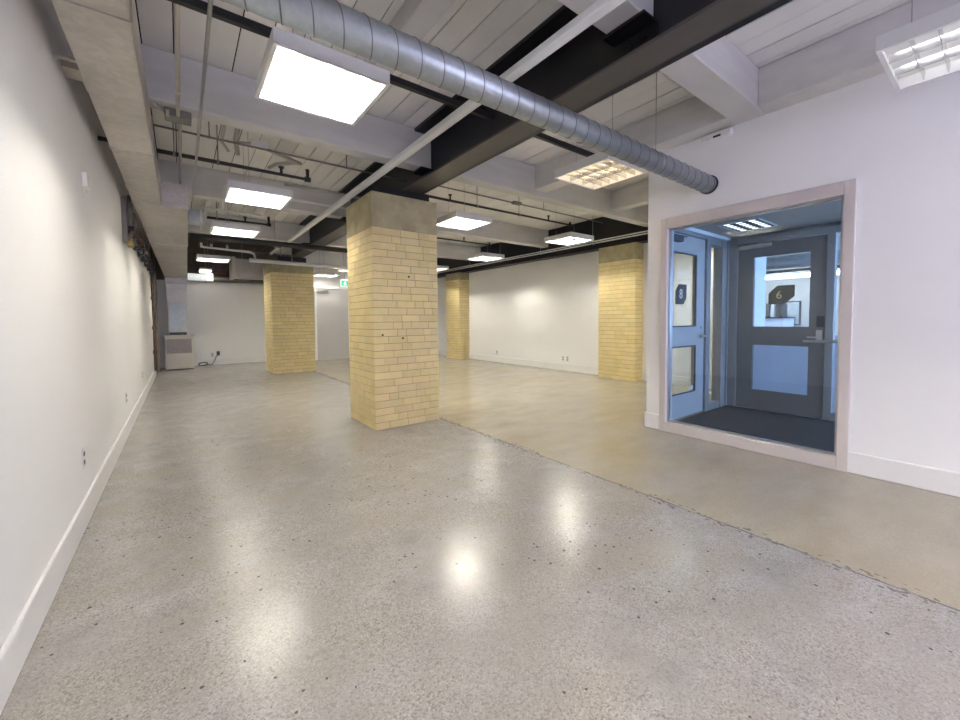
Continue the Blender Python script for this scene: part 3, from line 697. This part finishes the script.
# ------------------------------------------------------------------ outlets and small wall things
def outlet(loc, axis, label, dark=False):
    x, y, z = loc; t = thing('wall_outlet', label, 'outlet', (x, y, z-.06), 'wall outlets')
    def bx(u0, u1, z0, z1, d0, d1, name, mat):
        b = MB()
        if axis == 'x+': b.box(x+d0, x+d1, y+u0, y+u1, z+z0, z+z1)
        elif axis == 'x-': b.box(x-d1, x-d0, y+u0, y+u1, z+z0, z+z1)
        else: b.box(x+u0, x+u1, y-d1, y-d0, z+z0, z+z1)
        build(name, b, mat, t, bevel=.001)
    bx(-.035, .035, -.058, .058, 0, .005, 'cover_plate', 'slot' if dark else 'white_metal')
    bx(-.014, .014, -.036, -.012, .005, .008, 'socket', 'slot'); bx(-.014, .014, .012, .036, .005, .008, 'socket', 'slot')
outlet((XL, 3.17, .374), 'x+', 'wall outlet on the left wall nearest the camera')
outlet((XL, 5.41, .376), 'x+', 'second wall outlet along the left wall')
outlet((XL, 7.5, .387), 'x+', 'third wall outlet along the left wall')
outlet((.60+.17, YR, .30), 'y', 'black wall outlet on the rear wall', True)
outlet((.64, YR, .27), 'y', 'white wall outlet on the rear wall holding the cable plug')
outlet((XR, 8.23, .27), 'x-', 'wall outlet on the far right wall, nearer the distant column')
outlet((XR, 5.80, .27), 'x-', 'wall outlet on the far right wall, nearer the brick column by the vestibule')
outlet((XR, 5.92, .27), 'x-', 'blank-looking outlet plate left of its twin on the far right wall')
t = thing('thermostat', 'small white thermostat box high on the left wall', 'thermostat', (XL, 3.61, 2.02))
b = MB(); b.box(XL, XL+.025, 3.57, 3.65, 2.02, 2.11); build('body', b, 'white_metal', t, bevel=.004)
b = MB(); b.box(XL, XL+.006, 3.655, 3.70, 2.0, 2.09); build('back_plate', b, 'white_metal', t)
b = MB(); b.box(XL, -.385, 2.93, 2.96, 2.50, 2.515); solo('duct_bracket', b, 'galv', 'thin metal tab between the left wall and the big duct, nearer the camera', 'bracket')
b = MB(); b.box(XL, -.39, 3.12, 3.26, 2.54, 2.60)
solo('duct_bracket', b, 'galv', 'wider metal bracket holding the big duct to the left wall', 'bracket')
b = MB(); b.tube([(XL, 4.35, 2.60), (-.385, 4.35, 2.60)], .018, 10); solo('pipe_stub', b, 'pipe_black', 'short black pipe stub poking from the left wall under the duct', 'pipe', smooth=True)
t = thing('smoke_detector', 'small white alarm box at the top of the window wall below the joist', 'alarm', (3.90, 1.62, 2.72))
b = MB(); b.box(3.86, 3.913, 1.50, 1.75, 2.745, 2.80); build('body', b, 'white_metal', t, bevel=.006)
b = MB(); b.box(3.853, 3.862, 1.58, 1.64, 2.752, 2.768); build('indicator', b, 'black', t)

# valve cluster and pipes along the left wall under the duct
t = thing('valve_assembly', 'grey pipe valves with brass fittings on the left wall under the duct', 'valve', (-.43, 5.9, 2.1))
b = MB(); b.box(XL, -.435, 5.75, 5.88, 2.02, 2.5); b.tube([(-.43, 5.8, 2.05), (-.40, 6.2, 2.28), (-.42, 6.35, 2.45)], .018, 8); b.tube([(-.43, 6.1, 2.1), (-.43, 6.1, 2.6)], .02, 8); build('bracket', b, 'conduit_dark', t)
b = MB(); b.tube([(-.43, 5.95, 2.04), (-.43, 6.12, 2.04)], .03, 10); b.tube([(-.43, 6.03, 2.0), (-.43, 6.03, 2.1)], .022, 8); build('brass_fitting', b, 'brass', t)
b = MB(); b.tube([(-.45, 6.05, 2.2), (-.39, 6.05, 2.2)], .045, 12); build('hand_wheel', b, 'black', t)
for (z, mt, lab) in ((2.16, 'pipe_black', 'black pipe on the left wall under the duct, lower of the two'), (2.32, 'rust', 'rusty pipe on the left wall under the duct, upper of the two')):
    b = MB(); b.tube([(-.435, 6.3, z), (-.435, 10.9, z)], .026, 10)
    for y in (6.9, 7.6, 8.2, 8.9, 9.6, 10.3): b.tube([(-.435, y, z), (-.435, y+.06, z)], .042, 10); b.box(XL, -.40, y+.1, y+.13, z-.05, z+.05)
    solo('wall_pipe', b, mt, lab, 'pipe', 'wall pipes', smooth=False)
b = MB(); b.tube([(-.435, 10.45, 2.4), (-.435, 10.45, .16)], .03, 10)
for z in (.5, 1.0, 1.6): b.tube([(-.435, 10.45, z), (-.435, 10.45, z+.07)], .045, 10)
solo('riser_pipe', b, 'rust', 'rusty vertical riser pipe at the far end of the left wall', 'pipe')
b = MB(); b.tube([(-.62, 11.5, 0), (-.62, 11.5, 2.9)], .05, 12); b.tube([(-.45, 11.8, 0), (-.45, 11.8, 2.9)], .03, 12); b.tube([(-.62, 11.5, .7), (-.62, 11.5, .8)], .07, 12)
solo('drain_pipe', b, 'conduit_dark', 'grey drain pipes in the dark recess behind the cream cabinet', 'pipe')

# ------------------------------------------------------------------ conduits, struts and sprinkler pipes
b = MB(); b.box(1.535, 1.595, YB, 7.68, 2.53, 2.575); solo('cable_raceway', b, 'white_metal', 'long white square raceway running under the beams past the nearest brick column', 'raceway', bevel=.008)
t = thing('cable_raceway', 'short white raceway piece beyond the end of the long one', 'raceway', (1.51, 8.7, 2.50))
b = MB(); b.box(1.49, 1.53, 8.35, 9.1, 2.50, 2.54); build('channel', b, 'white_metal', t, bevel=.006)
b = MB(); b.tube([(1.51, 8.6, 2.54), (1.51, 8.6, ZC)], .006, 6); build('hanger_rod', b, 'conduit', t)
b = MB(); b.tube([(.033, YB, 2.70), (.033, 3.795, 2.70)], .013, 10)
for y in (1.9, 3.4): b.tube([(.033, y, 2.70), (.033, y+.04, 2.70)], .018, 10)
solo('conduit', b, 'cream_metal', 'cream conduit running to the junction box under the nearest timber beam', 'conduit', smooth=True)
t = thing('junction_box', 'dark grey junction box under the timber beam behind the nearest light', 'junction box', (.03, 3.85, 2.70))
b = MB(); b.box(-.05, .115, 3.80, 3.93, 2.69, 2.745); build('body', b, 'conduit_dark', t, bevel=.004)
b = MB(); b.tube([(-.05, 3.83, 2.72), (-.10, 3.8, 2.74), (-.145, 3.75, 2.82)], .016, 8); b.tube([(-.04, 3.80, 2.70), (-.02, 3.80, 2.70)], .025, 10); build('connector', b, 'chrome', t, smooth=True)
b = MB(); b.tube([(.045, 4.0, 2.735), (.045, 6.15, 2.735)], .012, 8); solo('conduit', b, 'conduit', 'thin grey conduit continuing beyond the junction box', 'conduit', smooth=True)
b = MB(); b.tube([(.155, YB, 2.63), (.16, 6.1, 2.63)], .010, 8); solo('conduit', b, 'conduit', 'thin grey conduit running beside the cream one into the distance', 'conduit', smooth=True)
b = MB(); b.box(-.12, 1.975, 2.42, 2.455, 2.68, 2.72); solo('strut_rail', b, 'steel', 'black strut rail above the nearest ceiling light', 'rail')
b = MB(); b.box(XS+.07, 3.45, 2.42, 2.455, 2.68, 2.72); solo('strut_rail', b, 'steel', 'black strut rail above the light beside the spiral duct', 'rail')
def sprinkler(pts, r, label, heads, hang, mat='pipe_black', drop=-.07):
    lo = min(p[2] for p in pts); t = thing('sprinkler_pipe', label, 'pipe', (pts[0][0], pts[0][1], lo), 'sprinkler pipes')
    b = MB(); b.tube(pts, r, 10)
    for p in pts[1:-1]: b.tube([(p[0]-.03, p[1], p[2]), (p[0]+.03, p[1], p[2])], r*1.35, 10)
    build('pipe', b, mat, t, smooth=True)
    for hx in heads:
        z = pts[0][2]; y = pts[0][1]
        b = MB(); b.tube([(hx, y, z), (hx, y, z+abs(drop))], r*.7, 8); b.tube([(hx, y, z+abs(drop)), (hx, y, z+abs(drop)+.012)], r*1.4, 10); build('sprinkler_head', b, mat, t)
    for hx in hang:
        z = pts[0][2]; y = pts[0][1]
        b = MB(); b.tube([(hx, y, z+r), (hx, y, ZC)], .005, 6); b.tube([(hx-.01, y, z), (hx+.01, y, z)], r*1.25, 10); build('hanger_rod', b, 'conduit_dark', t)
sprinkler([(-.13, 4.83, 2.75), (1.20, 4.83, 2.75), (1.20, 4.83, 2.86)], .021, 'black sprinkler pipe above the second light of the left row', [.93], [.0, .35])
sprinkler([(-.13, 4.25, 2.76), (2.15, 4.25, 2.76)], .009, 'thin grey conduit crossing the ceiling bay behind the nearest light', [], [.25, 1.45], 'conduit_dark')
sprinkler([(2.24, 4.57, 2.75), (5.38, 4.57, 2.75), (5.38, 4.57, 2.80)], .018, 'black sprinkler pipe above the light right of the nearest brick column', [2.95, 4.85], [2.5, 3.4, 4.2])
sprinkler([(2.24, 4.15, 2.75), (5.7, 4.15, 2.75)], .009, 'thin grey conduit with a small box above the far right lights', [], [4.3], 'conduit_dark')
b = MB(); b.box(3.70, 3.84, 4.12, 4.18, 2.735, 2.77); solo('junction_box', b, 'conduit_dark', 'small junction box on the thin conduit right of the steel beam', 'junction box')
sprinkler([(2.24, 6.78, 2.75), (5.37, 6.78, 2.75), (5.37, 6.78, 2.81)], .018, 'black sprinkler pipe over the farther light of the far right wall', [4.7], [3.9])
sprinkler([(.2, 7.45, 2.75), (1.22, 7.45, 2.75), (1.22, 7.45, 2.88)], .021, 'black sprinkler pipe above the third light of the left row', [.88], [.5])
# tangle of grey flexible conduit above the second left light
t = thing('flexible_conduit', 'tangle of grey flexible conduit between the first and second left lights', 'conduit', (.75, 4.5, 2.8))
b = MB(); b.tube([(.45, 4.35, 2.80), (.62, 4.36, 2.83), (.85, 4.42, 2.80), (1.05, 4.5, 2.79), (1.02, 4.62, 2.83), (.85, 4.7, 2.80), (.80, 4.78, 2.78)], .018, 8); build('bend', b, 'conduit', t, smooth=True)
b = MB(); b.tube([(.50, 4.2, 3.1), (.47, 4.45, 2.86), (.50, 4.62, 2.80)], .022, 8); b.tube([(.40, 4.2, 3.1), (.36, 4.5, 2.84), (.42, 4.6, 2.80)], .014, 8); build('bend', b, 'conduit', t, smooth=True)
b = MB(); b.box(.58, .72, 4.32, 4.40, 2.80, 2.86); build('box', b, 'white_metal', t)
# short conduit right of it
b = MB(); b.tube([(1.0, 5.05, 2.72), (2.1, 5.05, 2.72)], .016, 8); solo('conduit', b, 'conduit', 'grey conduit running from the left sprinkler elbow to the steel beam', 'conduit', smooth=True)
b = MB(); b.tube([(1.05, 5.55, 2.70), (2.1, 5.55, 2.70)], .018, 8); solo('conduit', b, 'white_metal', 'white conduit from the second left light towards the steel beam', 'conduit', smooth=True)
for pp, lab in (([(.34, 6.5, 2.95), (.34, 6.5, 2.74), (.32, 7.6, 2.66)], 'long thick white conduit stub left of the third left light'), ([(.52, 6.5, 2.95), (.52, 6.5, 2.72), (.52, 6.62, 2.70)], 'short thick white conduit stub in front of the third left light')):
    b = MB(); b.tube(pp, .028, 10); solo('conduit', b, 'white_metal', lab, 'conduit', smooth=True)
b = MB(); b.tube([(.20, 6.6, 2.69), (1.0, 6.62, 2.69)], .016, 8); solo('conduit', b, 'white_metal', 'white conduit low under the third left beam', 'conduit', smooth=True)
# rear pipes
b = MB(); b.tube([(.16, 7.75, 2.50), (3.1, 7.75, 2.50)], .045, 14); b.tube([(2.9, 7.75, 2.5), (2.98, 7.75, 2.5)], .06, 14); solo('main_pipe', b, 'pipe_black', 'thick black pipe crossing under the steel beam in front of the second brick column', 'pipe', smooth=True)
t = thing('white_pipe', 'thick white pipe crossing just in front of the second brick column', 'pipe', (2.7, 9.3, 2.33))
b = MB(); b.tube([(1.15, 9.3, 2.39), (4.3, 9.3, 2.36)], .040, 14); build('pipe', b, 'white_metal', t, smooth=True)
for x in (1.95, 3.4):
    b = MB(); b.tube([(x, 9.3, 2.42), (x, 9.3, ZC)], .008, 6); build('hanger_rod', b, 'conduit', t)
b = MB(); b.tube([(.36, 9.35, 2.66), (.36, 9.35, 2.585), (1.16, 9.35, 2.56), (1.24, 9.35, 2.53), (1.26, 9.35, 2.44)], .024, 10)
for x in (.52, .78): b.tube([(x, 9.35, 2.57), (x, 9.35, 2.66)], .022, 8)
solo('white_pipe', b, 'white_metal', 'thinner white pipe with elbows leading left from the thick white pipe', 'pipe', smooth=True)
t = thing('duct_box', 'galvanised duct box beside the top of the second brick column', 'duct', (1.4, 11.5, 2.2))
b = MB(); b.box(1.12, 2.4, 11.5, 12.1, 2.25, 2.70); build('body', b, 'galv', t)
b = MB(); b.box(1.04, 1.12, 11.46, 12.14, 2.22, 2.74); build('collar', b, 'cream_metal', t)
for x in (1.3, 2.2):
    b = MB(); b.tube([(x, 11.8, 2.70), (x, 11.8, ZC)], .008, 6); build('hanger_rod', b, 'conduit', t)
t = thing('duct_branch', 'short bluish galvanised duct branch low above the rear wall', 'duct', (.38, 11.0, 2.08))
b = MB(); b.box(.15, .62, 11.1, 11.4, 2.08, 2.24); build('body', b, 'blue_metal', t, bevel=.005)
b = MB(); b.box(.50, .63, 11.05, 11.1, 2.07, 2.26); build('collar', b, 'white_metal', t)
b = MB(); b.tube([(.58, 11.12, 2.08), (.58, 11.12, 1.92)], .004, 6); build('pull_cord', b, 'white_metal', t)
t = thing('work_light', 'small glowing lamp above the bluish duct branch', 'light', (.52, 12.2, 2.38))
b = MB(); b.box(.40, .66, 11.9, 12.5, 2.42, 2.47); build('housing', b, 'white_metal', t)
b = MB(); b.box(.42, .64, 11.92, 12.48, 2.40, 2.42); build('lamp', b, 'lamp', t)
b = MB(); b.tube([(.53, 12.2, 2.47), (.53, 12.2, ZC)], .006, 6); build('hanger_rod', b, 'conduit', t)
b = MB(); b.tube([(.2, 12.55, 2.28), (2.2, 12.55, 2.24)], .06, 14); solo('main_pipe', b, 'conduit_dark', 'thick grey pipe along the top of the white rear wall', 'pipe', smooth=True)
b = MB(); b.tube([(.2, 12.62, 2.42), (1.9, 12.62, 2.40)], .03, 12); solo('main_pipe', b, 'rust', 'brown pipe above the thick grey pipe at the rear wall', 'pipe', smooth=True)
t = thing('damper_box', 'small metal damper box beside the widened duct', 'duct', (.2, 7.0, 2.57))
b = MB(); b.box(.135, .27, 7.0, 7.3, 2.58, 2.74); build('body', b, 'blue_metal', t)
b = MB(); b.box(.27, .29, 6.97, 7.33, 2.53, 2.76); build('flange', b, 'white_metal', t)
# twin white conduits along the far right wall
for k, (z, x) in enumerate(((2.60, 6.44), (2.635, 6.42))):
    b = MB(); b.tube([(x, 2.45, z), (x, 11.9, z)], .012, 8)
    solo('conduit', b, 'white_metal', ['lower of two white conduits along the top of the far right wall', 'upper of two white conduits along the top of the far right wall'][k], 'conduit', smooth=True)
for k, (y, lab) in enumerate(((4.9, 'conduit hanger nearest the vestibule on the far right wall'), (6.3, 'second conduit hanger on the far right wall'), (7.7, 'third conduit hanger on the far right wall'), (9.0, 'conduit hanger nearest the smallest brick column'))):
    b = MB(); b.tube([(6.43, y, 2.59), (6.43, y, ZC)], .006, 6); b.box(6.39, 6.47, y-.01, y+.01, 2.582, 2.588)
    solo('hanger_rod', b, 'conduit', lab, 'hanger', 'conduit hangers')
